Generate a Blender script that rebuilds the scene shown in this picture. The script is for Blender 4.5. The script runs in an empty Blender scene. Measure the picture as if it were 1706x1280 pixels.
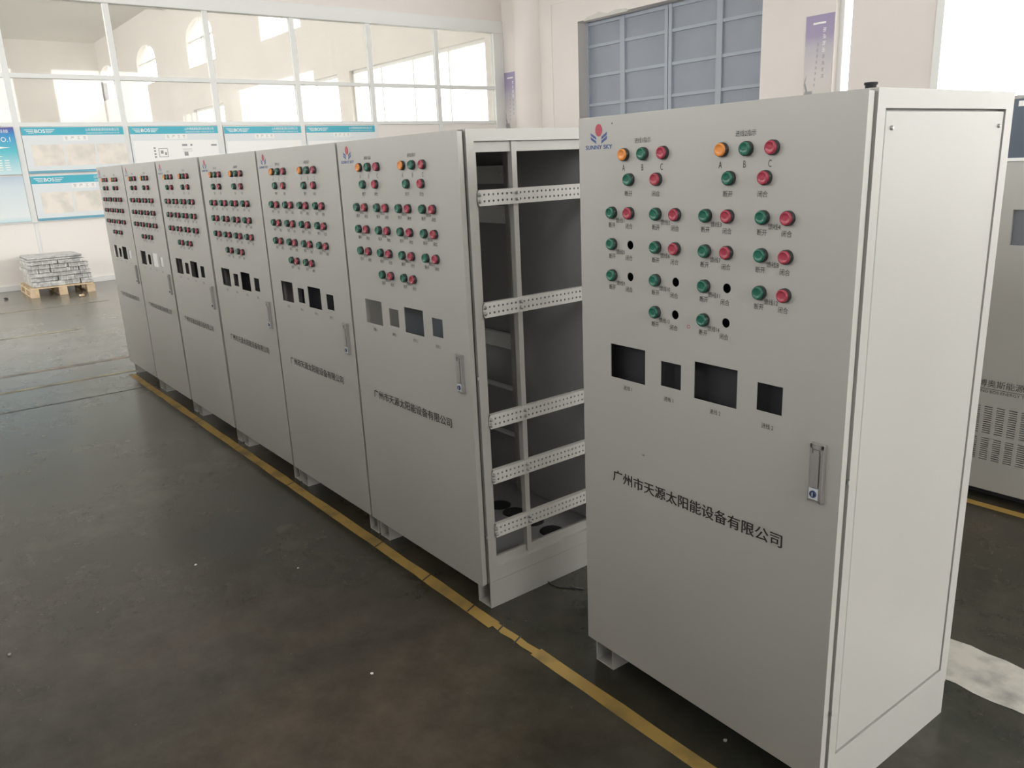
import bpy, bmesh, math, random
from mathutils import Vector, Matrix
random.seed(7)
S = bpy.context.scene
C = S.collection
PI = math.pi

# ------------------------------------------------------------------ camera
cd = bpy.data.cameras.new('camera')
cam = bpy.data.objects.new('camera', cd); C.objects.link(cam)
cam.location = (2.0281, -1.3968, 1.4976)
cam.rotation_euler = (1.3006, 0.0422, 0.9034)
cd.sensor_fit = 'HORIZONTAL'; cd.sensor_width = 36.0
cd.lens = 1326.63 * 36.0 / 1706.0
cd.clip_start = 0.05; cd.clip_end = 200
S.camera = cam

# ------------------------------------------------------------------ world / light
SKY = 12.0
w = bpy.data.worlds.new('overcast_sky'); S.world = w
w.use_nodes = True
bg = w.node_tree.nodes['Background']
bg.inputs[0].default_value = (1.0, 0.985, 0.96, 1); bg.inputs[1].default_value = SKY
S.view_settings.view_transform = 'Standard'; S.view_settings.look = 'None'
S.view_settings.exposure = 0.0; S.view_settings.gamma = 1.0
S.view_settings.use_curve_mapping = False
S.cycles.use_denoising = True
S.cycles.max_bounces = 10; S.cycles.diffuse_bounces = 6; S.cycles.glossy_bounces = 4
S.cycles.transparent_max_bounces = 12
S.cycles.sample_clamp_indirect = 4.0
S.cycles.caustics_reflective = False; S.cycles.caustics_refractive = False

def portal(name, loc, sx, sy, direction):
    l = bpy.data.lights.new(name, 'AREA'); l.shape = 'RECTANGLE'; l.size = sx; l.size_y = sy
    l.cycles.is_portal = True
    o = bpy.data.objects.new(name, l); C.objects.link(o); o.location = loc
    o.rotation_euler = Vector(direction).to_track_quat('-Z', 'Z').to_euler()

YB = 9.3            # back wall
XP = -11.7          # glass partition
YF = -9.0           # front wall (behind the camera)
XR = 11.0           # right end wall
XL = -46.0          # far end of the hall beyond the partition
ZC = 8.4            # ceiling
HIGH = [(-28.4 + 7.3 * k - 3.0, -28.4 + 7.3 * k) for k in range(-2, 6)]      # high arched windows on the back wall
LOW = [(-18.4, -12.3), (-25.6, -19.1), (-31.6, -28.2), (7.3, 10.6)]                                        # big windows beyond the partition; last one unseen, added to light the hall
GATE = (-2.95, 3.9, 4.4)                                                      # open gateway in the back wall
SLIT = (-4.38, -4.13, 0.6, 5.0)
FRONT = [(-11.3, -7.4, 1.4, 6.2), (-6.0, -3.9, 2.7, 6.2), (-1.2, .9, 2.7, 6.2), (3.6, 5.7, 2.7, 6.2)] + [(-17.6 - 6.0*k, -12.2 - 6.0*k, .6, 7.6) for k in range(5)]  # unseen windows, added and sized to bring light into both halls
RIGHT = [(-4.0, -0.8, 2.2, 5.8), (0.4, 3.8, 2.2, 5.8), (5.0, 8.6, 2.2, 5.8)]
for a, b in HIGH: portal('portal', ((a+b)/2, YB+.4, 6.35), b-a, 1.7, (0, -1, 0))
for a, b in LOW: portal('portal', ((a+b)/2, YB+.4, 2.5), b-a, 3.1, (0, -1, 0))
portal('portal', ((GATE[0]+GATE[1])/2, YB+.4, GATE[2]/2), GATE[1]-GATE[0], GATE[2], (0, -1, 0))
portal('portal', ((SLIT[0]+SLIT[1])/2, YB+.4, 2.8), .25, 4.4, (0, -1, 0))
for a, b, c, d in FRONT: portal('portal', ((a+b)/2, YF-.4, (c+d)/2), b-a, d-c, (0, 1, 0))
for a, b, c, d in RIGHT: portal('portal', (XR+.4, (a+b)/2, (c+d)/2), b-a, d-c, (-1, 0, 0))

# ------------------------------------------------------------------ materials
def mat(name, col, rough=.5, metal=0.0, spec=.5, coat=0.0):
    m = bpy.data.materials.new(name); m.use_nodes = True
    b = m.node_tree.nodes['Principled BSDF']
    b.inputs['Base Color'].default_value = (*col, 1); b.inputs['Roughness'].default_value = rough
    b.inputs['Metallic'].default_value = metal; b.inputs['Specular IOR Level'].default_value = spec
    b.inputs['Coat Weight'].default_value = coat
    return m
def nodes(m): return m.node_tree.nodes, m.node_tree.links, m.node_tree.nodes['Principled BSDF']
def noisy(m, c1, c2, scale=4.0, detail=4.0, lo=.35, hi=.65, bump=0.0, bscale=60.0):
    n, l, b = nodes(m)
    tc = n.new('ShaderNodeTexCoord'); nz = n.new('ShaderNodeTexNoise')
    nz.inputs['Scale'].default_value = scale; nz.inputs['Detail'].default_value = detail
    l.new(tc.outputs['Object'], nz.inputs['Vector'])
    r = n.new('ShaderNodeValToRGB'); r.color_ramp.elements[0].position = lo; r.color_ramp.elements[1].position = hi
    r.color_ramp.elements[0].color = (*c1, 1); r.color_ramp.elements[1].color = (*c2, 1)
    l.new(nz.outputs['Fac'], r.inputs['Fac']); l.new(r.outputs['Color'], b.inputs['Base Color'])
    if bump:
        n2 = n.new('ShaderNodeTexNoise'); n2.inputs['Scale'].default_value = bscale
        l.new(tc.outputs['Object'], n2.inputs['Vector'])
        bp = n.new('ShaderNodeBump'); bp.inputs['Strength'].default_value = bump; bp.inputs['Distance'].default_value = .002
        l.new(n2.outputs['Fac'], bp.inputs['Height']); l.new(bp.outputs['Normal'], b.inputs['Normal'])
    return m
M = {}
M['paint'] = noisy(mat('cabinet_paint', (.6, .59, .56), .38), (.425, .415, .39), (.45, .44, .415), 2.0, 2, .3, .7, .05, 400)
M['dark_plate'] = mat('dark_plate', (.38, .38, .39), .45)
M['zinc'] = mat('zinc', (.55, .55, .54), .3, 1.0)
M['rail'] = mat('rail_steel', (.62, .61, .58), .42)
M['chrome'] = mat('handle_metal', (.40, .38, .37), .32, .35)
M['lockwhite'] = mat('lock_plate', (.62, .66, .68), .4)
M['lockblue'] = mat('lock_core', (.03, .05, .12), .35)
M['green'] = mat('green_lens', (.022, .14, .095), .22)
M['red'] = mat('red_lens', (.38, .05, .08), .22)
M['orange'] = mat('orange_lens', (.75, .27, .06), .22)
M['bezel'] = mat('black_bezel', (.03, .035, .035), .35)
M['ink'] = mat('black_ink', (.025, .02, .02), .5)
M['logo_red'] = mat('logo_red', (.42, .05, .08), .5)
M['logo_blue'] = mat('logo_blue', (.05, .09, .27), .5)
M['white'] = mat('white_plastic', (.85, .85, .84), .5)
M['wall'] = noisy(mat('white_wall', (.72, .68, .65), .75), (.75, .705, .68), (.80, .755, .73), .8, 4, .3, .7)
M['wall_panel'] = mat('white_panel', (.86, .82, .785), .35)
M['frame'] = mat('white_frame', (.78, .79, .78), .4)
M['ceiling'] = mat('ceiling_sheet', (.62, .61, .58), .7)
M['blue_door'] = noisy(mat('blue_grey_door', (.22, .26, .32), .55), (.27, .30, .35), (.31, .34, .395), 1.2, 3, .3, .7)
M['blue_frame'] = mat('blue_grey_tube', (.36, .40, .46), .5)
M['rubber'] = mat('rubber', (.03, .03, .035), .6)
M['wood'] = noisy(mat('pallet_wood', (.6, .45, .28), .7), (.55, .42, .27), (.72, .58, .40), 9, 4)
M['alu'] = noisy(mat('aluminium', (.6, .6, .6), .4, .35), (.34, .34, .34), (.74, .73, .71), 14, 4, .3, .62)
M['asphalt'] = mat('outside_ground', (.45, .44, .42), .9)
M['cyan'] = mat('poster_cyan', (.04, .42, .55), .4)
M['cyan_dark'] = mat('poster_edge', (.12, .36, .48), .4)
M['paper'] = mat('poster_paper', (.74, .78, .80), .45)
M['photo'] = noisy(mat('poster_photo', (.7, .65, .6), .4), (.58, .57, .51), (.84, .78, .71), 5, 5, .25, .6)
M['blank'] = mat('poster_white', (.88, .88, .87), .4)
M['grey_ink'] = mat('grey_ink', (.30, .30, .31), .5)
M['bos_panel'] = mat('dark_glass', (.10, .125, .16), .2)
M['meter'] = mat('grey_meter', (.16, .17, .19), .3)
M['mark_white'] = noisy(mat('white_floor_paint', (.5, .48, .44), .6), (.22, .21, .19), (.47, .45, .41), 9, 8, .3, .55)
# vertical gradients that belong to printed sheets
def grad(name, stops, z0, z1):
    m = mat(name, (1, 1, 1), .45); n, l, b = nodes(m)
    g = n.new('ShaderNodeNewGeometry'); s = n.new('ShaderNodeSeparateXYZ'); l.new(g.outputs['Position'], s.inputs[0])
    mr = n.new('ShaderNodeMapRange'); mr.inputs['From Min'].default_value = z0; mr.inputs['From Max'].default_value = z1
    l.new(s.outputs['Z'], mr.inputs['Value'])
    r = n.new('ShaderNodeValToRGB'); e = r.color_ramp.elements
    while len(e) < len(stops): e.new(.5)
    for q, (p, c) in zip(e, stops): q.position = p; q.color = (*c, 1)
    l.new(mr.outputs[0], r.inputs['Fac']); l.new(r.outputs['Color'], b.inputs['Base Color'])
    return m
M['poster_blue'] = grad('poster_blue', [(0, (.62, .80, .84)), (.5, (.10, .52, .62)), (.85, (.03, .28, .60)), (1, (.08, .06, .33))], 1.64, 2.29)
M['poster_pale'] = grad('poster_pale', [(0, (.55, .74, .80)), (.12, (.78, .83, .85)), (.75, (.66, .75, .80)), (1, (.50, .60, .72))], .98, 1.62)
M['banner'] = grad('banner_print', [(0, (.62, .60, .56)), (.25, (.64, .60, .60)), (.62, (.50, .47, .53)), (.75, (.36, .31, .46)), (1, (.33, .28, .45))], 2.2, 3.28)
# yellow floor paint with worn patches
m = mat('yellow_floor_paint', (.5, .32, .06), .5); M['yellow'] = m
noisy(m, (.15, .11, .045), (.39, .255, .07), 7, 9, .28, .5)
M['yellow_faint'] = noisy(mat('faint_yellow_paint', (.3, .26, .15), .45), (.16, .15, .12), (.36, .32, .2), 6, 6, .35, .6)
M['pink_faint'] = noisy(mat('faint_red_paint', (.3, .2, .15), .45), (.15, .14, .12), (.32, .235, .18), 6, 6, .4, .65)
M['joint'] = mat('floor_joint', (.03, .03, .03), .8)
# floor: worn dark green epoxy
m = mat('epoxy_floor', (.06, .065, .055), .3, spec=.5); M['floor'] = m
n, l, b = nodes(m)
tc = n.new('ShaderNodeTexCoord')
def nz(scale, detail, rough=.6):
    t = n.new('ShaderNodeTexNoise'); t.inputs['Scale'].default_value = scale; t.inputs['Detail'].default_value = detail
    t.inputs['Roughness'].default_value = rough; l.new(tc.outputs['Object'], t.inputs['Vector']); return t
def ramp(src, a, b_, p0, p1):
    r = n.new('ShaderNodeValToRGB'); r.color_ramp.elements[0].position = p0; r.color_ramp.elements[1].position = p1
    r.color_ramp.elements[0].color = (*a, 1); r.color_ramp.elements[1].color = (*b_, 1); l.new(src.outputs['Fac'], r.inputs['Fac']); return r
big = ramp(nz(.55, 5), (.035, .038, .029), (.072, .057, .040), .38, .62)
fine = ramp(nz(5.0, 9, .7), (.55, .55, .55), (1.25, 1.25, 1.25), .3, .7)
speck = ramp(nz(38.0, 3), (1, 1, 1), (2.6, 2.6, 2.6), .70, .78)
mx = n.new('ShaderNodeMix'); mx.data_type = 'RGBA'; mx.blend_type = 'MULTIPLY'; mx.inputs[0].default_value = 1
l.new(big.outputs[0], mx.inputs[6]); l.new(fine.outputs[0], mx.inputs[7])
mx2 = n.new('ShaderNodeMix'); mx2.data_type = 'RGBA'; mx2.blend_type = 'MULTIPLY'; mx2.inputs[0].default_value = 1
l.new(mx.outputs[2], mx2.inputs[6]); l.new(speck.outputs[0], mx2.inputs[7])
# far floor worn to dusty grey; the pale spread nearer paints in wall reflection
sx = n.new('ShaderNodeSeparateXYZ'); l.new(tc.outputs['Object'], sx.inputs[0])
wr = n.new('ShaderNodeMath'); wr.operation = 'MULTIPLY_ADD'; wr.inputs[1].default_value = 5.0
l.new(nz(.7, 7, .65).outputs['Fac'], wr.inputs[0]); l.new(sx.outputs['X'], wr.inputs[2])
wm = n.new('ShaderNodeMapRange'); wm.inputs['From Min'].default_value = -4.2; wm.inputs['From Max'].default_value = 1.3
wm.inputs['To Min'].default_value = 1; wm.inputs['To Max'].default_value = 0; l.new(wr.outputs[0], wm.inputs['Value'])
dust_sheen = ramp(nz(1.6, 8, .7), (.155, .148, .124), (.232, .212, .178), .3, .7)
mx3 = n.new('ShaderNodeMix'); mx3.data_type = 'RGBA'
l.new(wm.outputs[0], mx3.inputs[0]); l.new(mx2.outputs[2], mx3.inputs[6]); l.new(dust_sheen.outputs[0], mx3.inputs[7])
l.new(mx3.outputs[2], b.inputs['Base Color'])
rr = n.new('ShaderNodeMapRange'); rr.inputs['To Min'].default_value = .19; rr.inputs['To Max'].default_value = .27
l.new(nz(2.2, 6).outputs['Fac'], rr.inputs['Value']); l.new(rr.outputs[0], b.inputs['Roughness'])
# window glass
def glass(name, dust_sheen, tint):
    m = bpy.data.materials.new(name); m.use_nodes = True; n = m.node_tree.nodes; l = m.node_tree.links
    n.clear(); out = n.new('ShaderNodeOutputMaterial')
    tr = n.new('ShaderNodeBsdfTransparent'); tr.inputs[0].default_value = (*tint, 1)
    gl = n.new('ShaderNodeBsdfGlossy'); gl.inputs['Roughness'].default_value = .02
    df = n.new('ShaderNodeBsdfDiffuse'); df.inputs[0].default_value = (.62, .60, .55, 1)
    fr = n.new('ShaderNodeFresnel'); fr.inputs[0].default_value = 1.5
    ge = n.new('ShaderNodeNewGeometry'); mr = n.new('ShaderNodeMapRange'); mr.inputs['To Min'].default_value = 1.5; mr.inputs['To Max'].default_value = 1/1.5
    l.new(ge.outputs['Backfacing'], mr.inputs['Value']); l.new(mr.outputs[0], fr.inputs[0])      # both faces of the pane reflect like air to glass
    a = n.new('ShaderNodeMixShader'); a.inputs[0].default_value = dust_sheen
    l.new(tr.outputs[0], a.inputs[1]); l.new(df.outputs[0], a.inputs[2])
    c = n.new('ShaderNodeMixShader'); l.new(fr.outputs[0], c.inputs[0]); l.new(a.outputs[0], c.inputs[1]); l.new(gl.outputs[0], c.inputs[2])
    l.new(c.outputs[0], out.inputs[0]); return m
M['glass'] = glass('partition_glass', .24, (.93, .93, .91))
M['clear'] = glass('window_glass', .02, (.97, .98, .98))

# ------------------------------------------------------------------ mesh helpers
class MB:
    def __init__(s): s.v = []; s.f = []; s.mi = []; s.sm = []
    def add(s, vs, fs, mi=0, smooth=False, xf=None):
        o = len(s.v)
        s.v += [tuple(xf @ Vector(p)) if xf else tuple(p) for p in vs]
        for f in fs: s.f.append([o + i for i in f]); s.mi.append(mi); s.sm.append(smooth)
        return s
    def box(s, x0, x1, y0, y1, z0, z1, mi=0, xf=None):
        vs = [(x, y, z) for x in (x0, x1) for y in (y0, y1) for z in (z0, z1)]
        return s.add(vs, [(0, 1, 3, 2), (4, 6, 7, 5), (0, 4, 5, 1), (2, 3, 7, 6), (0, 2, 6, 4), (1, 5, 7, 3)], mi, False, xf)
    def lathe(s, prof, seg=20, axis='z', at=(0, 0, 0), mi=0, smooth=True, caps=True, sign=1):
        """prof: [(r, h)]; axis direction positive*sign"""
        vs = []; fs = []
        for r, h in prof:
            for i in range(seg):
                a = 2 * PI * i / seg; c, d = r * math.cos(a), r * math.sin(a); hh = h * sign
                vs.append({'z': (c, d, hh), 'y': (c, hh, d), 'x': (hh, c, d)}[axis])
        vs = [tuple(p[k] + at[k] for k in range(3)) for p in vs]
        for j in range(len(prof) - 1):
            for i in range(seg):
                k = (i + 1) % seg; fs.append((j*seg+i, j*seg+k, (j+1)*seg+k, (j+1)*seg+i))
        s.add(vs, fs, mi, smooth)
        if caps:
            s.add(vs[-seg:], [tuple(range(seg))], mi, False); s.add(vs[:seg], [tuple(range(seg))[::-1]], mi, False)
        return s
    def prism(s, pts, y0, y1, mi=0, plane='xz'):
        k = len(pts)
        def P(a, b, h): return {'xz': (a, h, b), 'yz': (h, a, b), 'xy': (a, b, h)}[plane]
        vs = [P(a, b, y0) for a, b in pts] + [P(a, b, y1) for a, b in pts]
        fs = [tuple(range(k)), tuple(range(k, 2*k))[::-1]] + [(i, (i+1) % k, k + (i+1) % k, k + i) for i in range(k)]
        return s.add(vs, fs, mi)
    def tube(s, pts, r, seg=8, mi=0):
        pts = [Vector(p) for p in pts]; vs = []; fs = []
        for i, p in enumerate(pts):
            t = (pts[min(i+1, len(pts)-1)] - pts[max(i-1, 0)]).normalized()
            u = t.orthogonal().normalized() if i == 0 else (u - t * u.dot(t)).normalized()
            vv = t.cross(u)
            for k in range(seg):
                a = 2*PI*k/seg; vs.append(tuple(p + r * (math.cos(a)*u + math.sin(a)*vv)))
        for i in range(len(pts)-1):
            for k in range(seg):
                q = (k+1) % seg; fs.append((i*seg+k, i*seg+q, (i+1)*seg+q, (i+1)*seg+k))
        fs += [tuple(range(seg))[::-1], tuple(range(len(vs)-seg, len(vs)))]
        return s.add(vs, fs, mi, True)
    def mesh(s, name, mats):
        me = bpy.data.meshes.new(name); me.from_pydata(s.v, [], s.f)
        for m in mats: me.materials.append(M[m])
        for p, i, sm in zip(me.polygons, s.mi, s.sm): p.material_index = i; p.use_smooth = sm
        bm = bmesh.new(); bm.from_mesh(me); bmesh.ops.recalc_face_normals(bm, faces=bm.faces); bm.to_mesh(me); bm.free()
        return me
    def build(s, name, mats, parent=None, loc=(0, 0, 0), bevel=0.0):
        return link(name, s.mesh(name, [mats] if isinstance(mats, str) else mats), parent, loc, bevel)
def link(name, me, parent=None, loc=(0, 0, 0), bevel=0.0):
    o = bpy.data.objects.new(name, me); C.objects.link(o); o.location = loc
    if parent: o.parent = parent
    if bevel:
        b = o.modifiers.new('bevel', 'BEVEL'); b.width = bevel; b.segments = 2; b.limit_method = 'ANGLE'
        b.harden_normals = False
    return o
def eval_mesh(tmp):
    dg = bpy.context.evaluated_depsgraph_get(); dg.update()
    me = bpy.data.meshes.new_from_object(tmp.evaluated_get(dg)); d = tmp.data
    bpy.data.objects.remove(tmp); bpy.data.curves.remove(d); return me
def plate(outer, holes, thick, bev=0.0):
    """flat plate with holes in the XY plane, centred on z=0"""
    cu = bpy.data.curves.new('plate_curve', 'CURVE'); cu.dimensions = '2D'; cu.fill_mode = 'BOTH'
    cu.extrude = thick / 2 - bev; cu.bevel_depth = bev; cu.bevel_resolution = 1
    for pts in [outer] + holes:
        sp = cu.splines.new('POLY'); sp.points.add(len(pts) - 1)
        for p, (a, b) in zip(sp.points, pts): p.co = (a, b, 0, 1)
        sp.use_cyclic_u = True
    o = bpy.data.objects.new('plate_tmp', cu); C.objects.link(o)
    return eval_mesh(o)
def rect(a0, a1, b0, b1): return [(a0, b0), (a1, b0), (a1, b1), (a0, b1)]
def circ(a, b, r, n=20): return [(a + r*math.cos(2*PI*i/n), b + r*math.sin(2*PI*i/n)) for i in range(n)]
XZ = Matrix(((1, 0, 0, 0), (0, 0, -1, 0), (0, 1, 0, 0), (0, 0, 0, 1)))      # plate (a,b) -> x=a, z=b, thickness along y; faces -y
YZ = Matrix(((0, 0, 1, 0), (1, 0, 0, 0), (0, 1, 0, 0), (0, 0, 0, 1)))       # plate (a,b) -> y=a, z=b, thickness along x; faces +x
def stand(me, mtx, off):
    me.transform(Matrix.Translation(off) @ mtx); return me
def setmat(me, name): me.materials.clear(); me.materials.append(M[name]); return me
def text_mesh(s, size, xs=1.0, bold=0.0, align='CENTER', spacing=1.0):
    cu = bpy.data.curves.new('text_curve', 'FONT'); cu.body = s; cu.size = size; cu.align_x = align; cu.align_y = 'CENTER'
    cu.offset = bold; cu.space_character = spacing; cu.resolution_u = 3
    o = bpy.data.objects.new('text_tmp', cu); C.objects.link(o)
    me = eval_mesh(o); me.transform(Matrix.Diagonal((xs, 1, 1, 1))); return me
def add_text(mb, s, size, pos, mtx, mi=0, xs=1.0, bold=0.0, align='CENTER', width=None, fit=False):
    me = text_mesh(s, size, xs, bold, align)
    if width and len(me.vertices):
        x0 = min(v.co.x for v in me.vertices); x1 = max(v.co.x for v in me.vertices); k = width / (x1 - x0)
        me.transform(Matrix.Diagonal((k, 1 if not fit else k, 1, 1)))
    xf = Matrix.Translation(pos) @ mtx
    mb.add([v.co for v in me.vertices], [tuple(p.vertices) for p in me.polygons], mi, False, xf)
    bpy.data.meshes.remove(me)
def empty(name, loc=(0, 0, 0), rz=0.0):
    o = bpy.data.objects.new(name, None); C.objects.link(o); o.location = loc; o.rotation_euler = (0, 0, rz); o.empty_display_size = .1
    return o
def tag(o, label, cat, group=None):
    o['label'] = label; o['category'] = cat
    if group: o['group'] = group
    return o
def structure(o): o['kind'] = 'structure'; return o

# ------------------------------------------------------------------ setting
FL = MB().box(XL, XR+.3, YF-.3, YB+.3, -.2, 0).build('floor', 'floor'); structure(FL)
structure(MB().box(XL-30, XR+60, YB+.3, YB+60, -.25, -.02).build('ground', 'asphalt'))
CE = MB().box(XL, XR+.3, YF-.3, YB+.3, ZC, ZC+.15)
for k in range(-5, 2):
    CE.box(k*7.3+3.0, k*7.3+3.25, YF, YB, ZC-.45, ZC)
structure(CE.build('ceiling', 'ceiling'))
def arch(a, b, z0, zs, zt, n=10):
    c = (a + b) / 2; r = (b - a) / 2
    return [(a, z0), (b, z0)] + [(c + r*math.cos(PI*i/n), zs + (zt-zs)*math.sin(PI*i/n)) for i in range(n+1)]
holes = [arch(a, b, 5.55, 6.5, 7.15) for a, b in HIGH] + [rect(a, b, 1.0, 4.05) for a, b in LOW]
holes += [rect(SLIT[0], SLIT[1], SLIT[2], SLIT[3])]
outer = [(XL, 0), (-9.46, 0), (-9.46, 3.92), (-5.54, 3.92), (-5.54, 0), (GATE[0], 0), (GATE[0], GATE[2]), (GATE[1], GATE[2]), (GATE[1], 0), (XR, 0), (XR, ZC), (XL, ZC)]
structure(link('wall_back', setmat(stand(plate(outer, holes, .3), XZ, (0, YB+.15, 0)), 'wall')))
holes = [rect(a, b, c, d) for a, b, c, d in FRONT]
structure(link('wall_front', setmat(stand(plate(rect(XL, XR, 0, ZC), holes, .3), XZ, (0, YF-.15, 0)), 'wall')))
holes = [rect(a, b, c, d) for a, b, c, d in RIGHT]
structure(link('wall_right', setmat(stand(plate(rect(YF-.3, YB+.3, 0, ZC), holes, .3), YZ, (XR+.15, 0, 0)), 'wall')))
structure(MB().box(XL-.3, XL, YF-.3, YB+.3, 0, ZC).build('wall_far', 'wall'))
structure(MB().box(-6.4, XR-.3, -3.12, -3.0, 0, 2.1).build('shade_wall', 'dark_plate'))      # unseen wall added behind the camera to shade lower doors and floor
wn = [0]
def win(o=None):
    wn[0] += 1; return 'window_%d' % wn[0]
def window_xz(a, b, c, d, y, bars=2):
    fr = MB()
    for x in (a, b-.07): fr.box(x, x+.07, y, y+.08, c, d)
    for z in (c, d-.07): fr.box(a, b, y, y+.08, z, z+.07)
    for i in range(1, bars): x = a + (b-a)*i/bars; fr.box(x-.025, x+.025, y+.01, y+.07, c, d)
    o = fr.build(win(), 'frame'); structure(o)
    p = MB().box(a+.06, b-.06, y+.035, y+.045, c+.06, d-.06).build('pane', 'clear', o); return o
for a, b in HIGH:
    o = MB().prism(arch(a, b, 5.55, 6.5, 7.15), YB+.14, YB+.15, 0).build(win(), 'clear'); structure(o)
    f = MB(); f.box((a+b)/2-.03, (a+b)/2+.03, YB+.1, YB+.2, 5.55, 7.15).box(a, b, YB+.1, YB+.2, 6.45, 6.51); f.build('window_frame', 'frame', o)
for a, b in LOW: window_xz(a, b, 1.0, 4.05, YB+.1, 4)
window_xz(SLIT[0], SLIT[1], SLIT[2], SLIT[3], YB+.1, 1)
for a, b, c, d in FRONT: window_xz(a, b, c, d, YF-.2, 3)
for a, b, c, d in RIGHT:
    fr = MB()
    for y in (a, (a+b)/2-.03, b-.07): fr.box(XR+.1, XR+.18, y, y+.07, c, d)
    for z in (c, d-.07): fr.box(XR+.1, XR+.18, a, b, z, z+.07)
    o = fr.build(win(), 'frame'); structure(o)
    MB().box(XR+.135, XR+.145, a, b, c, d).build('pane', 'clear', o)

# glass partition: opaque lower panels, white mullions, two rows of panes, header and wall above
MUL = [.45 + 1.4475*k for k in range(-4, 6)]
lowp = MB()
ys = [YF] + MUL + [9.05]
for a, b in zip(ys[:-1], ys[1:]):
    lowp.box(XP-.06, XP-.015, a, b, 0, 2.3)
structure(lowp.build('wall_left', 'wall_panel'))
structure(MB().box(XP-.2, XP, YF, YB, 4.26, ZC).build('wall_left_upper', 'wall'))
mu = MB()
for y in MUL: mu.box(XP-.07, XP+.012, y-.042, y+.042, .955, 4.03).box(XP-.07, XP-.005, y-.018, y+.018, 0, .955)
structure(mu.build('trim_1', 'frame', bevel=.004))
ra = MB()
for z, h in ((2.96, .065), (2.30, .06), (.955, .03)): ra.box(XP-.065, XP+.008, YF, 9.05, z, z+h)
ra.box(XP-.02, XP+.015, YF, 9.05, 0, .08)
structure(ra.build('trim_2', 'frame', bevel=.004))
structure(MB().box(XP-.12, XP+.03, YF, YB, 4.03, 4.26).build('trim_3', 'frame', bevel=.01))
structure(MB().box(XP-.12, XP+.03, 9.05, YB, 0, 4.03).build('trim_4', 'frame', bevel=.01))
for (z0, z1) in ((2.36, 2.96), (3.025, 4.03)):
    for a, b in zip(ys[:-1], ys[1:]):
        structure(MB().box(XP-.034, XP-.026, a, b, z0, z1).build(win(), 'glass'))

# engaged round column, panel seam and blue-grey steel door in the back wall
col = MB()
col.lathe([(.30, 0), (.30, ZC)], 40, 'z', (-10.83, YB-.02, 0)); structure(col.build('trim_5', 'wall'))
sm = MB().box(-10.19, -10.17, YB-.012, YB+.02, 0, 4.32).box(-10.19, -4.9, YB-.012, YB+.02, 4.31, 4.33)
structure(sm.build('trim_6', 'wall'))
d = MB().box(-9.5, -5.5, YB+.25, YB+.285, 0, 3.96)
door = d.build('door_1', 'blue_door'); structure(door)
fr = MB(); yy = YB + .205
zs = [.0, .5, 1.0, 1.5, 2.0, 2.485, 2.985, 3.495, 3.87]
cols = [-9.46, -8.55, -7.50, -6.46, -5.54]
for i, x in enumerate(cols):
    if i in (0, 4): fr.box(x-.03, x+.05, yy, yy+.05, 0, 3.9)
    elif i == 2: fr.box(x-.075, x-.008, yy, yy+.05, 0, 3.9).box(x+.008, x+.075, yy, yy+.05, 0, 3.9)
    else: fr.box(x-.055, x+.055, yy, yy+.05, 0, 3.9)
for z in zs: fr.box(-9.46, -5.5, yy+.012, yy+.05, z-.025, z+.025)
fr.build('door_frame', 'blue_frame', door)
pl = MB().prism([(-9.3, 3.90), (-8.2, 3.90), (-8.25, 3.95), (-8.5, 3.97), (-8.7, 3.94), (-8.9, 4.0), (-9.05, 3.97), (-9.2, 3.96)], YB-.012, YB+.01)
structure(pl.build('trim_7', 'ceiling'))
gate = MB()
gate.box(GATE[0]-.08, GATE[0]+.012, YB-.02, YB+.31, 0, GATE[2]).box(GATE[1]-.012, GATE[1]+.08, YB-.02, YB+.31, 0, GATE[2]).box(GATE[0]-.08, GATE[1]+.08, YB-.02, YB+.31, GATE[2]-.012, GATE[2]+.1)
structure(gate.build('door_2', 'frame'))

# floor markings
def strip(pts_in, pts_out, z=.0012):
    k = len(pts_in); vs = [(x, y, z) for x, y in pts_in] + [(x, y, z) for x, y in pts_out]
    return MB().add(vs, [(i, i+1, k+i+1, k+i) for i in range(k-1)])
def wob_strip(x0, x1, y0, y1, step, amp, along='x'):
    n_ = max(2, int(abs(x1-x0)/step)); A = []; B = []
    for i in range(n_+1):
        t = x0 + (x1-x0)*i/n_
        a = y0 + random.uniform(-amp, amp); b_ = y1 + random.uniform(-amp, amp)
        A.append((t, a) if along == 'x' else (a, t)); B.append((t, b_) if along == 'x' else (b_, t))
    return strip(A, B)
tn = [7]
def trim(mb, material):
    tn[0] += 1; o = mb.build('trim_%d' % tn[0], material); structure(o); return o
trim(wob_strip(-4.75, .09, .0, -.048, .12, .003), 'yellow')
trim(wob_strip(.09, .30, -.004, -.036, .05, .005), 'yellow')
trim(wob_strip(.30, 3.2, .004, -.042, .12, .0015), 'yellow')
jt = MB()
for x in (-3.05, -1.62, -.72, -.35, -.06, .11, .2): jt.box(x-.003, x+.003, -.05, .002, .0013, .0017, 0, Matrix.Translation((x, 0, 0)) @ Matrix.Rotation(.4, 4, 'Z') @ Matrix.Translation((-x, 0, 0)))
trim(jt, 'joint')
trim(wob_strip(.1, 4.5, 2.12, 2.075, .2, .002), 'yellow')
trim(wob_strip(.62, 4.5, 1.0, .78, .05, .006), 'mark_white')
trim(wob_strip(-5.5, .4, -4.9, -4.84, .2, .004, 'y'), 'yellow_faint')
trim(wob_strip(-5.5, .6, -5.52, -5.44, .2, .01, 'y'), 'pink_faint')
trim(wob_strip(-5.5, .1, -7.42, -7.36, .2, .01, 'y'), 'yellow_faint')
trim(wob_strip(-5.5, .8, -9.42, -9.36, .2, .01, 'y'), 'yellow_faint')
trim(MB().box(-4.236, -4.224, -6.4, 9, .0005, .001), 'joint')

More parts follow.
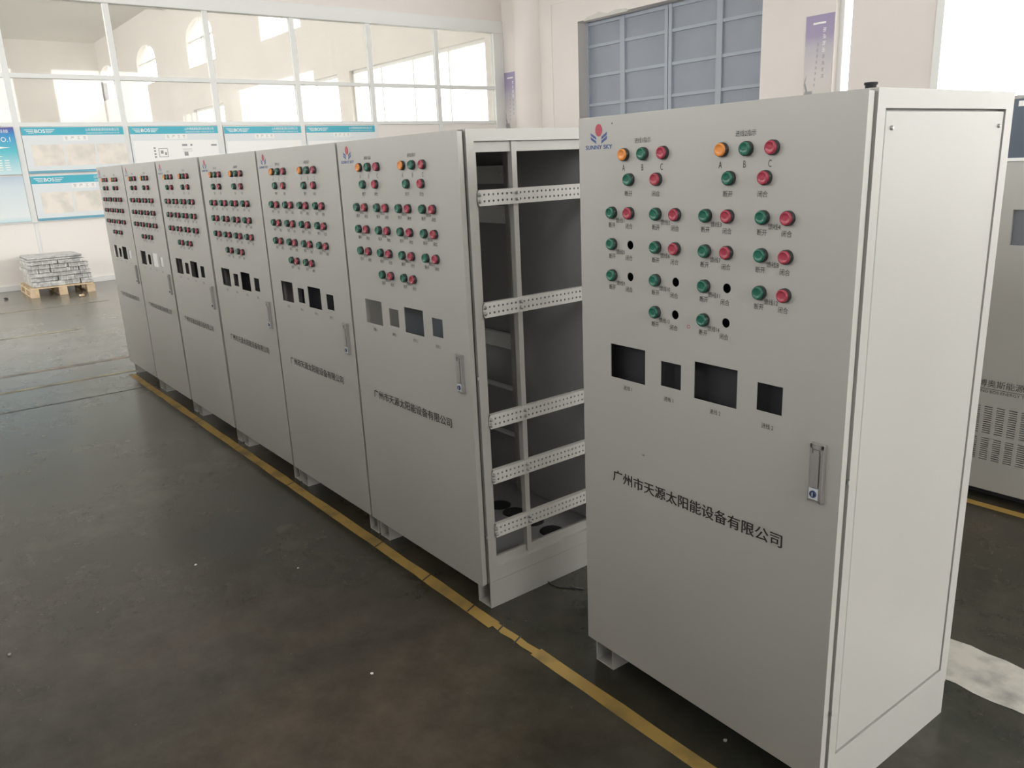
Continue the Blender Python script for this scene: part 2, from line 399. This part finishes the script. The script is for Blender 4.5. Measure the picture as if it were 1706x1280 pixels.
# ------------------------------------------------------------------ control cabinets
W = .79; DEP = .585; H = 1.6; ZB = .095
U = lambda u: u - W                     # u measured from the left edge of the door
ROWS = [1.368, 1.290, 1.211, 1.133]
GR = [.126, .276, .426, .576]
CUT = [(.113, .239, .938, 1.030), (.291, .358, .948, 1.013), (.398, .524, .938, 1.030), (.576, .643, .949, 1.014)]
def button_mesh(colour):
    b = MB()
    b.lathe([(.0152, 0), (.0152, .0085), (.0144, .0095)], 24, 'y', (0, 0, 0), 1, sign=-1)
    b.lathe([(.0138, .009), (.0138, .0125), (.0125, .0142), (.0112, .0145)], 24, 'y', (0, 0, 0), 0, sign=-1, caps=False)
    b.lathe([(.0112, .0145), (.0098, .0128), (.003, .0132), (.0001, .0133)], 24, 'y', (0, 0, 0), 0, sign=-1, caps=False)
    return b.mesh('button', [colour, 'bezel'])
BTN = {k: button_mesh(k) for k in ('green', 'red', 'orange')}
def layout(missing):
    """(kind, colour, u, z)"""
    out = []
    for u0 in (.170, .466):
        for du, c in ((0, 'orange'), (.0635, 'green'), (.127, 'red')): out.append(('indicator_lamp', c, u0+du, 1.507))
    for u, c in ((.187, 'green'), (.277, 'red'), (.487, 'green'), (.578, 'red')): out.append(('push_button', c, u, 1.448))
    n_ = 1; holes_ = []
    for r, z in enumerate(ROWS):
        for u in (GR if r < 3 else GR[1:3]):
            out.append(('push_button', 'green', u, z))
            if n_ in missing: holes_.append((u+.0605, z))
            else: out.append(('push_button', 'red', u+.0605, z))
            n_ += 1
    return out, holes_
def lettering(missing):
    mb = MB(); P = lambda u, z: (U(u), -.0006, z)
    for u, t in ((.229, '进线1指示'), (.524, '进线2指示')): add_text(mb, t, .0135, P(u, 1.537), XZ, width=.052)
    for us in ((.165, .228, .290), (.460, .523, .586)):
        for u, t in zip(us, 'ABC'): add_text(mb, t, .021, P(u, 1.475), XZ, xs=.62)
    for u, t in ((.182, '断开'), (.272, '闭合'), (.482, '断开'), (.571, '闭合')): add_text(mb, t, .0145, P(u, 1.414), XZ, width=.025)
    k = 1
    for r, z in enumerate(ROWS):
        for u in (GR if r < 3 else GR[1:3]):
            add_text(mb, '断开', .0145, P(u-.003, z-.032), XZ, width=.024)
            add_text(mb, '馈线%d' % k, .0135, P(u+.027, z-.0195), XZ, width=.030 if k < 10 else .034)
            add_text(mb, '闭合', .0145, P(u+.057, z-.033), XZ, width=.024); k += 1
    for u, t in ((.178, '进线 1'), (.320, '进线 1'), (.464, '进线 2'), (.608, '进线 2')): add_text(mb, t, .0135, P(u, .917), XZ, width=.031)
    return mb.mesh('panel_lettering', ['ink'])
LET = lettering(())
def company():
    mb = MB()
    for dx, dz in ((-.0008, -.0004), (0, 0), (.0008, .0004)):          # heavy strokes
        add_text(mb, '广州市天源太阳能设备有限公司', .036, (U(.391)+dx, -.0007-dx*.1, .6565+dz), XZ, width=.541)
    return mb.mesh('company_name', ['ink'])
COMP = company()
def logo():
    mb = MB(); P = Matrix.Translation((U(.0775), -.0006, 0)) @ XZ
    mb.add([(.0125*math.cos(a), 1.5685+.0148*math.sin(a), 0) for a in [2*PI*i/24 for i in range(24)]], [tuple(range(24))], 0, False, P)
    for s in (-1, 1):
        for k in (0, 1):
            o = .0095*k
            q = [(s*.030, 1.5635-o), (s*.0105, 1.5535-o-.0005), (s*.0085, 1.5455-o), (s*.0285, 1.5560-o)]
            mb.add([(a, b, 0) for a, b in q], [(0, 1, 2, 3)], 1, False, P)
    add_text(mb, 'SUNNY SKY', .0135, (U(.0765), -.0006, 1.5275), XZ, 2, width=.098, bold=.0003)
    return mb.mesh('logo', ['logo_red', 'logo_blue', 'logo_blue'])
LOGO = logo()
def handle_meshes():
    c = MB(); x0, x1, z0, z1 = U(.721), U(.754), .784, .913
    # bezel with bevelled rim
    c.prism(rect(x0, x1, z0, z1), 0, -.006)
    for a in ((x0+.001, x0+.005, z0, z1), (x1-.007, x1-.001, z0, z1), (x0, x1, z1-.010, z1-.001), (x0, x1, z0, z0+.004)): c.box(a[0], a[1], -.0105, -.006, a[2], a[3])
    bez = c.mesh('handle_plate', ['chrome'])
    v = MB(); v.prism(rect(x0+.006, x1-.010, z0+.034, z1-.022), -.006, -.0125).prism(rect(x0+.008, x1-.012, z1-.022, z1-.014), -.006, -.009)
    lev = v.mesh('handle_lever', ['chrome'])
    k = MB(); k.prism(rect(x0+.004, x1-.008, z0+.006, z0+.031), -.006, -.0115, 0).lathe([(.0078, .0115), (.0078, .014), (.0066, .0148)], 20, 'y', ((x0+x1)/2-.002, 0, z0+.0185), 1, sign=-1)
    k.box((x0+x1)/2-.003, (x0+x1)/2-.001, -.0152, -.0147, z0+.014, z0+.023, 0)
    lock = k.mesh('lock', ['lockwhite', 'lockblue'])
    return bez, lev, lock
HAND = handle_meshes()
SEAT = (.058, .550, .148, 1.567); OPEN = (.075, .535, .180, 1.535)
def door_mesh(holes_):
    hs = [rect(U(a), U(b), c, d_) for a, b, c, d_ in CUT] + [circ(U(u), z, .0116, 24) for u, z in holes_]
    me = stand(plate(rect(U(0)+.003, -.002, ZB, H), hs, .0024, .0008), XZ, (0, .0012, 0))
    d = MB(); d.add([v.co for v in me.vertices], [tuple(p.vertices) for p in me.polygons])
    a, b = U(0)+.0034, -.0024
    d.box(a, a+.002, .0015, .021, ZB+.0004, H-.0004).box(b-.002, b, .0015, .021, ZB+.0004, H-.0004)
    d.box(a, b, .0015, .021, ZB+.0004, ZB+.0024).box(a, b, .0015, .021, H-.0024, H-.0004)
    d.box(a, a+.02, .019, .021, ZB+.0004, H-.0004).box(b-.02, b, .019, .021, ZB+.0004, H-.0004)
    return d.mesh('door', ['paint'])
def frame_mesh(right_open):
    f = MB(); t = .018; ztop = 1.603
    # right side: outer ring, then recessed inner ring
    side = stand(plate(rect(.030, DEP, .1, ztop), [rect(*SEAT)], .016), YZ, (-.008, 0, 0))
    f.add([v.co for v in side.vertices], [tuple(p.vertices) for p in side.polygons])
    side = stand(plate(rect(.032, DEP-.002, .102, ztop-.002), [rect(*OPEN)], .010), YZ, (-.021, 0, 0))
    f.add([v.co for v in side.vertices], [tuple(p.vertices) for p in side.polygons])
    f.box(-W+.001, -W+.018, .030, DEP, .1, ztop)                           # left wall
    f.box(-W+.018, -.016, .030, DEP, ztop-.018, ztop)                       # top
    f.box(-W+.018, -.026, DEP-.016, DEP, .1, ztop-.018)                     # back
    f.box(-W+.018, -.026, .030, .045, .1, .15).box(-W+.018, -.026, .030, .045, 1.54, ztop-.018)
    f.box(-W+.018, -W+.06, .030, .045, .15, 1.54).box(-.06, -.026, .030, .045, .15, 1.54)
    return f.mesh('frame', ['paint'])
FRAME = frame_mesh(True)
def rail_mesh():
    b = MB()
    for x0, x1 in ((-W+.002, -W+.074), (-.076, -.001)):
        y0, y1 = .031, DEP-.001; q = .005
        b.box(x0, x0+q, y0, y1, 0, .0985).box(x1-q, x1, y0, y1, 0, .0985)
        b.box(x0+q, x1-q, y0, y1, .0, q).box(x0+q, x1-q, y0, y1, .0985-q, .0985)
    return b
def half_rail(x0, x1):
    b = MB(); y0, y1 = .031, DEP-.001; q = .005
    b.box(x0, x0+q, y0, y1, 0, .0985).box(x1-q, x1, y0, y1, 0, .0985)
    b.box(x0+q, x1-q, y0, y1, 0, q).box(x0+q, x1-q, y0, y1, .0985-q, .0985)
    b.box(x0+q, x1-q, y1-q, y1, q, .0985-q)
    return b.mesh('plinth_rail', ['paint'])
RAILS = [half_rail(-W+.004, -W+.079), half_rail(-.076, -.001)]
BOTTOM = setmat(stand(plate(rect(-W+.02, -.03, .05, DEP-.02), [circ(x, .38, .042, 28) for x in (-.075, -.19, -.305, -.40, -.52, -.64)], .004), Matrix.Identity(4), (0, 0, .152)), 'dark_plate')
HOLE_X = (-.075, -.19, -.305, -.40, -.52, -.64)
HOLE_DISC = MB().lathe([(.0415, 0), (.0415, .002), (.046, .0045), (.046, .006), (.036, .006)], 28, 'z', (0, 0, 0)).mesh('dark_hole_disc', ['rubber'])  # dark discs fill the open cable holes, painting in their shade
SCREW = MB().lathe([(.0045, 0), (.0045, .002), (.0025, .004)], 10, 'x', (0, 0, 0), 0).mesh('screw', ['zinc'])
HINGE = MB().lathe([(.0035, 0), (.0035, .010)], 10, 'z', (0, 0, 0), 0).mesh('hinge_pin', ['zinc'])
DOOR_FULL = door_mesh(())
PANEL = MB().box(-.019, -.0015, .0625, .546, .1525, 1.5625).mesh('side_panel', ['paint'])
SHADE = {1: MB().box(-W+.03, -.04, .046, .05, .16, 1.575).mesh('shade_plate', ['rubber']), 2: MB().box(-W+.03, -.04, .13, .135, .17, 1.57).mesh('shade_plate', ['rubber'])}  # black sheets behind the doors, standing in for the unlit interior
def cabinet(loc, rz, label, missing=(), side=True, group=None, meters=(), inner=2):
    root = empty('control_cabinet', loc, rz); tag(root, label, 'cabinet', group)
    link('frame', FRAME, root, bevel=.002)
    bpl = link('bottom_plate', BOTTOM, root)
    for x in (HOLE_X if not side else ()): link('dark_hole_disc', HOLE_DISC, bpl, (x, .38, .1495))
    for r in RAILS: link('plinth_rail', r, root)
    if inner: link('shade_plate', SHADE[inner], root)
    bt, holes_ = layout(missing)
    d_ = link('door', door_mesh(holes_) if holes_ else DOOR_FULL, root)
    for kind, colour, u, z in bt: link(kind, BTN[colour], d_, (U(u), 0, z))
    link('panel_lettering', LET, d_); link('company_name', COMP, d_); link('logo', LOGO, d_)
    for nm, me in zip(('handle_plate', 'handle_lever', 'lock'), HAND): link(nm, me, d_)
    for z in (.27, .83): link('hinge_pin', HINGE, d_, (-.0005, .026, z))
    for i in meters:
        a, b, c, e = CUT[i]
        link('meter_blank', MB().box(U(a)+.001, U(b)-.001, .003, .006, c+.001, e-.001).mesh('meter_blank', ['white']), d_)
    if side:
        p = link('side_panel', PANEL, root, bevel=.003)
        for y, z in ((.085, 1.532), (.525, 1.532)): link('screw', SCREW, p, (-.0015, y, z))
    return root
near = cabinet((1.239, .0463, 0), -.0277, 'nearest light grey control cabinet, standing apart from the row, several red buttons missing', (5, 9, 10, 11, 13, 14), inner=1, group='light grey control cabinets')
nd = [c for c in near.children if c.name.startswith('door')][0]
mk = MB()
mk.add([(U(.126)+.0018*math.cos(a), -.0006, 1.582+.0025*math.sin(a)) for a in [PI*i/4 for i in range(8)]], [tuple(range(8))], 0)
mk.box(U(.229), U(.238), -.0007, 0, .747, .7485)
ring = []
for i in range(6):
    a = PI*i/3; mk.lathe([(.0012, 0), (.0012, .0006)], 6, 'y', (U(.379)+.004*math.cos(a), 0, 1.110+.004*math.sin(a)), 1, sign=-1)
o = mk.build('scuff_mark', ['ink', 'logo_red'], nd)
cap = MB().lathe([(.010, 0), (.010, .006), (.012, .007), (.012, .011)], 20, 'z', (0, 0, 0)).build('rubber_plug', 'rubber', near, (-.028, .05, 1.603))
ROWX = [0.0, -.802, -1.605, -2.425, -3.245, -4.052]
names = ['first cabinet of the row, its open right side showing perforated rails inside',
         'second control cabinet of the row, directly left of the open-sided one',
         'third control cabinet of the row, counted from the open-sided near end',
         'fourth control cabinet of the row, third from the far left end',
         'fifth control cabinet of the row, two white blanks in its meter cutouts',
         'farthest control cabinet at the left end of the row, beside the bright floor']
row = []
for i, (x, nme) in enumerate(zip(ROWX, names)):
    row.append(cabinet((x, 0, 0), 0, nme, side=(i > 0), group='light grey control cabinets', meters={4: (2, 3), 5: (3,)}.get(i, ()), inner=2 if i else 0))
# open side of the first cabinet
first = row[0]
hol = [];
for k in range(26):
    y = .0885 + .0178*k
    if y < .53: hol += [circ(y, -.0098, .0036, 10), circ(y, .0098, .0036, 10)]
pr = stand(plate([(.062, -.014), (.070, -.024), (.540, -.024), (.548, -.014), (.548, .014), (.540, .024), (.070, .024), (.062, .014)], hol, .003), YZ, (.0035, 0, 0))
rb = MB(); rb.add([v.co for v in pr.vertices], [tuple(p.vertices) for p in pr.polygons])
rb.box(-.014, .002, .074, .536, .0215, .024).box(-.014, .002, .074, .536, -.024, -.0215)
RAIL = rb.mesh('perforated_rail', ['rail'])
BOLT = MB().lathe([(.0075, 0), (.0075, .002)], 16, 'x', (0, 0, 0)).lathe([(.0055, .002), (.0055, .0075), (.0035, .009)], 6, 'x', (0, 0, 0), smooth=False).mesh('bolt', ['zinc'])
for z in (1.399, 1.050, .676, .480, .283):
    r = link('perforated_rail', RAIL, first, (-.006, 0, z))
    for y in (.068, .218, .542):
        for s in (-.0098, .0098): link('bolt', BOLT, r, (.005, y, s))
MB().box(-.032, -.010, .209, .229, .155, 1.58).build('inner_post', 'paint', first, bevel=.001)
MB().box(-.56, -.12, .10, .104, .90, 1.07).build('shade_plate', 'meter', first)  # added dark sheet paints the shade behind the meter cutouts
MB().box(-.42, -.03, DEP-.035, DEP-.018, .16, 1.575).build('mounting_plate', 'dark_plate', first)
for z0, z1 in ((1.425, 1.493), (1.275, 1.340), (.775, .835), (.60, .612), (.40, .41)):
    b = MB().box(-.76, -.447, DEP-.07, DEP-.05, z0, z1)
    for x in (-.46, -.47): b.lathe([(.004, 0), (.004, .003)], 8, 'y', (x, DEP-.07, (z0+z1)/2), 0, sign=-1)
    b.build('cross_bar', 'white', first)
MB().box(-.447, -.425, DEP-.075, DEP-.045, .16, 1.575).build('rear_post', 'paint', first)
MB().box(-.768, -.45, DEP-.03, DEP-.018, .16, 1.575).build('rear_plate', 'dark_plate', first)

# ------------------------------------------------------------------ cabinet of another make at the right edge
bx = empty('inverter_cabinet', (.43, 2.15, 0)); tag(bx, 'grey vented power cabinet cut off by the right edge, behind the nearest cabinet', 'cabinet')
WB = .86
f = MB().box(0, .02, .02, .7, .05, 1.67).box(WB-.02, WB, .02, .7, .05, 1.67).box(0, WB, .68, .7, .05, 1.67).box(0, WB, .02, .7, 1.655, 1.67).box(0, WB, .02, .7, .05, .07)
f.box(0, WB, .02, .05, 1.425, 1.60).build('body', 'paint', bx, bevel=.003)
f = MB().box(.03, WB-.03, .08, .66, 0, .05); f.build('plinth', 'rubber', bx)
hs = [rect(.29, .57, 1.098, 1.238)]
lv = []
for r0, r1 in ((.300, .424), (.182, .284)):
    for i in range(11):
        x = -.045 + .0475*i + .08
        nsl = 13 if r0 > .25 else 11
        for k in range(nsl):
            z = r0 + (r1-r0)*(k+.5)/nsl
            lv.append(rect(x, x+.032, z-.0022, z+.0022))
lv = [q for q in lv if q[1][0] < WB-.02]
dm = setmat(stand(plate(rect(.001, WB-.001, .05, 1.424), hs+lv, .02), XZ, (0, .010, 0)), 'paint')
dr = link('door', dm, bx)
MB().box(.288, .572, .012, .04, 1.096, 1.24).build('display_screen', 'meter', dr)
MB().box(.02, WB-.02, .03, .06, .15, .45).build('vent_backing', 'dark_plate', dr)
lt = MB()
add_text(lt, '山东博奥斯能源科技有限公司', .034, (.165, -.0006, .5185), XZ, align='LEFT', width=.455)
add_text(lt, 'SHANDONG BOS ENERGY TECHNOLOGY CO.,LTD', .0175, (.165, -.0006, .4855), XZ, align='LEFT', width=.455)
lt.box(.165, .62, -.0007, 0, .4965, .4985); lt.build('company_name', 'ink', dr)
tp = MB().box(.001, WB-.001, .004, .02, 1.436, 1.655); top = tp.build('top_panel', 'bos_panel', bx)
MB().box(0, WB, -.008, .02, 1.424, 1.436).build('trim_strip', 'white', bx)
MB().box(.262, .30, .0025, .005, 1.628, 1.648).build('label_plate', 'white', top)

# ------------------------------------------------------------------ posters on the partition
def poster(y0, y1, z0, z1, label, pics=(), text=True, pale=False, group='blue-headed display boards on the partition'):
    x = XP + .014; t = .016
    root = MB().box(x, x+t, y0, y1, z0, z1).build('display_board', 'paper', None, bevel=.003)
    tag(root, label, 'poster', group)
    X = x + t + .0006
    def quad(a0, a1, b0, b1, material, name, off=0.0):
        return MB().box(x+t, X+off, y0+a0, y0+a1, z0+b0, z0+b1).build(name, material, root)
    w_, h_ = y1-y0, z1-z0
    quad(.0, w_, h_-.115, h_-.005, 'cyan', 'header_band'); quad(0, w_, 0, .035, 'cyan_dark', 'footer_band')
    mb = MB(); P = lambda a, b: (X+.0008, y0+a, z0+b)
    add_text(mb, 'BOS', .072, P(.235, h_-.062), YZ, bold=.001, width=.135)
    for s in (-1, 1):
        for i, dz in enumerate((-.022, 0, .022)):
            a0, a1 = .235+s*.076, .235+s*(.150+.022*(i))
            mb.box(X, X+.0008, y0+min(a0, a1), y0+max(a0, a1), z0+h_-.065+dz, z0+h_-.057+dz)
    add_text(mb, '山东博奥斯能源科技有限公司', .045, P(w_-.06, h_-.046), YZ, align='RIGHT', width=.46)
    add_text(mb, 'SHANDONG BOS ENERGY TECHNOLOGY CO.,LTD', .026, P(w_-.06, h_-.092), YZ, align='RIGHT', width=.46)
    mb.build('header_lettering', 'blank', root)
    quad(w_/2-.16, w_/2+.17, h_-.195, h_-.125, 'blank', 'title_plate', .0003)
    mt = MB()
    for i, ch in enumerate('生产工艺'): add_text(mt, ch, .048, (X+.0018, y0+w_/2-.117+.082*i, z0+h_-.160), YZ)
    mt.build('title_lettering', 'grey_ink', root)
    for a0, a1, b0, b1, k in pics: quad(a0, a1, b0, b1, k, 'picture', .0003)
    return root
pics = [(.09, .50, .10, .40, 'photo'), (.52, .93, .10, .40, 'photo'), (.95, 1.37, .10, .40, 'photo')]
poster(.495, 1.86, 1.65, 2.295, 'upper display board with three pictures, directly above the wrapped pallet stack', pics)
poster(.495, 1.86, .975, 1.615, 'lower display board, under the three-picture board and beside the farthest cabinet', pics)
p2 = poster(1.945, 3.30, 1.65, 2.295, 'white display board second along the row, with small grey diagrams', [(.03, 1.33, .06, .43, 'blank')])
X = XP + .0325; ink = MB()
for i in range(4): ink.box(X-.001, X+.0008, 2.26, 2.29, 1.82+.045*i, 1.845+.045*i)
for a, b, c, d_ in ((2.33, 2.47, 1.83, 1.838), (2.33, 2.47, 1.955, 1.963), (2.33, 2.338, 1.83, 1.96), (2.462, 2.47, 1.83, 1.96), (2.36, 2.40, 1.88, 1.93), (2.42, 2.45, 1.86, 1.90), (2.70, 2.78, 1.99, 2.02), (2.83, 2.86, 1.99, 2.02), (2.70, 2.85, 1.94, 1.946), (2.72, 2.78, 1.84, 1.90), (2.70, 2.85, 1.91, 1.915), (3.16, 3.25, 1.985, 2.01)): ink.box(X-.001, X+.0008, a, b, c, d_)
ink.build('diagram', 'grey_ink', p2)
poster(3.40, 4.75, 1.65, 2.285, 'third display board along the row, its lower half hidden by the cabinets', [(.03, 1.33, .06, .40, 'blank')])
poster(4.84, 6.20, 1.65, 2.285, 'rightmost display board, beside the plain white panel', [(.03, 1.33, .06, .38, 'blank')])
x = XP + .014
b0 = MB().box(x, x+.016, -.92, .405, 1.645, 2.29).build('advertising_poster', 'poster_blue', bevel=.003); tag(b0, 'deep blue to turquoise poster with white arrows at the left edge of the photo', 'poster')
mb = MB(); X = x + .0168
add_text(mb, '山东博奥斯能源科技', .055, (X, .34, 2.235), YZ, align='RIGHT', width=.6)
add_text(mb, 'NO.1', .09, (X, .36, 2.125), YZ, align='RIGHT')
for z, y1 in ((2.02, .33), (1.90, .22)):
    mb.add([(X, y1, z), (X, y1-.30, z-.035), (X, y1-.22, z), (X, y1-.26, z+.02)], [(0, 1, 2), (0, 2, 3)])
for i, wd in enumerate((.55, .7, .62, .7, .75)): 
    for k in range(9): mb.box(X-.001, X, -.5+.09*k, -.5+.09*k+.06, 1.835-.032*i, 1.848-.032*i)
mb.build('poster_lettering', 'blank', b0)
b1 = MB().box(x, x+.016, -.92, .405, .98, 1.62).build('pale_board', 'poster_pale', bevel=.003); tag(b1, 'pale blue-grey board under the deep blue poster at the left edge', 'poster')

# vertical wall banners
def banner(xa, label, bright):
    y = YB - .012
    o = MB().box(xa, xa+.42, y, y+.01, 2.2, 3.28).build('wall_banner', 'banner'); tag(o, label, 'banner', 'vertical slogan banners on the back wall')
    mb = MB(); Y = y - .001
    def glyph(cx, cz, s):
        for k in range(3): mb.box(cx-s, cx+s*random.uniform(.3, 1), Y, Y+.001, cz-s+k*s*.8, cz-s+k*s*.8+s*.28)
        mb.box(cx-.12*s, cx+.14*s, Y, Y+.001, cz-s, cz+s)
    mb.box(xa+.11, xa+.30, Y, Y+.001, 3.16, 3.185)
    for k in range(4): glyph(xa+.29, 3.08-.085*k, .026)
    mb.build('light_characters', 'blank', o)
    mb = MB()
    for k in range(4): glyph(xa+.29, 2.74-.085*k, .022)
    for k in range(8): glyph(xa+.20-.004*k, 2.90-.075*k, .017)
    mb.build('dark_characters', 'grey_ink', o)
    mb = MB().prism([(xa+.0, 2.2), (xa+.16, 2.2), (xa+.14, 2.30), (xa+.03, 2.30)], Y, Y+.001).prism([(xa+.04, 2.30), (xa+.07, 2.30), (xa+.03, 2.42), (xa+.05, 2.52), (xa+.02, 2.45), (xa+.01, 2.39)], Y, Y+.001)
    mb.build('picture', 'grey_ink', o)
banner(-11.69, 'faded vertical banner in the corner beside the glass partition, left of the column', False)
banner(-4.81, 'purple-topped vertical banner on the wall right of the blue-grey steel door', True)

# ------------------------------------------------------------------ pallet with aluminium parts
pr_ = empty('wooden_pallet', (-11.05, .48, 0)); tag(pr_, 'pale wooden pallet on the floor against the white partition', 'pallet')
for i, xx in enumerate((-.47, -.25, -.03, .19, .41)):
    MB().box(xx-.05, xx+.05, -.39, .39, .105, .125).build('deck_board', 'wood', pr_, bevel=.002)
for yy_ in (-.35, 0, .35):
    MB().box(-.50, .50, yy_-.05, yy_+.05, .083, .105).build('stringer_board', 'wood', pr_, bevel=.002)
    for xx in (-.44, 0, .44): MB().box(xx-.06, xx+.06, yy_-.05, yy_+.05, .018, .083).build('block', 'wood', pr_, bevel=.002)
    MB().box(-.50, .50, yy_-.05, yy_+.05, 0, .018).build('skid_board', 'wood', pr_)
def bar_mesh(lx, ly, lz, ribs):
    b = MB(); b.box(-lx/2, lx/2, -ly/2, ly/2, 0, lz)
    for i in range(ribs):
        z = lz*(i+.5)/ribs; b.box(lx/2, lx/2+.008, -ly/2+.004, ly/2-.004, z-lz*.22/ribs, z+lz*.22/ribs)
    for i in range(3): 
        y = -ly/2 + ly*(i+.5)/3 ; b.box(-lx/2-.003, lx/2+.010, y-.008, y+.008, -.001, lz+.0015)
    return b
layers = [(.1275, .070, [.40, .20, .16]), (.196, .062, [.34, .20, .22]), (.259, .055, [.76]), (.315, .052, [.13, .15, .24, .11, .12]), (.368, .058, [.26, .22, .26]), (.427, .050, [.38, .34]), (.478, .026, [.70]), (.505, .024, [.68])]
words = ['bottom layer', 'second layer', 'third layer', 'fourth layer', 'fifth layer', 'sixth layer', 'layer just under the top', 'top layer']
pos = {1: ['full-width'], 2: ['left', 'right'], 3: ['left', 'middle', 'right'], 5: ['leftmost', 'second from left', 'middle', 'fourth from left', 'rightmost']}
for li, (z, h, lens) in enumerate(layers):
    tot = sum(lens); y = .48 - .37 + random.uniform(-.01, .02)
    for k, ln in enumerate(lens):
        off = random.uniform(-.02, .02)
        b = bar_mesh(.80 + random.uniform(-.06, .06), ln-.006, h-.003, 3 if h > .04 else 1).build('aluminium_bundle', 'alu', None, (-11.03+off, y+ln/2, z), bevel=.004)
        tag(b, '%s silver aluminium bundle in the %s of the pallet stack' % (pos[len(lens)][k], words[li]), 'bundle', 'aluminium bundles stacked on the pallet')
        y += ln
# ------------------------------------------------------------------ small things on the floor
cb = MB().tube([(-.012, .293, .012), (-.002, .293, .004), (.021, .289, .003), (.056, .299, .003), (.089, .329, .003), (.125, .355, .003)], .0022)
tag(cb.build('wire_offcut', 'rubber'), 'thin black wire lying on the floor by the open cabinet plinth', 'wire')
def scrap(x, y, s, material, label, name='debris_scrap', cat='scrap'):
    bm = bmesh.new(); bmesh.ops.create_icosphere(bm, subdivisions=1, radius=1.0)
    for v in bm.verts: v.co = Vector((v.co.x*random.uniform(.6, 1.2)*s, v.co.y*random.uniform(.6, 1.2)*s, max(0, (v.co.z*.5+.4)*s*random.uniform(.7, 1.1))))
    me = bpy.data.meshes.new(name); bm.to_mesh(me); bm.free(); me.materials.append(M[material])
    o = link(name, me, None, (x, y, 0)); tag(o, label, cat); return o
scrap(-10.11, .62, .05, 'wood', 'small brown scrap on the floor just right of the pallet')
scrap(-10.75, -.2, .035, 'rubber', 'small dark scrap on the floor at the far left wall')
scrap(.05, -.47, .006, 'white', 'tiny white chip on the dark floor outside the yellow line', 'paint_chip', 'chip')
scrap(-1.06, -.66, .006, 'white', 'tiny white chip on open floor, farthest of the chips', 'paint_chip', 'chip')
scrap(-.75, -.36, .006, 'mark_white', 'tiny pale chip on the floor before the second cabinet', 'paint_chip', 'chip')
scrap(.94, .1, .006, 'mark_white', 'tiny pale chip under the nearest cabinet', 'paint_chip', 'chip')
scrap(-.85, -1.33, .008, 'mark_white', 'pale chip at the left edge of the dark floor', 'paint_chip', 'chip')
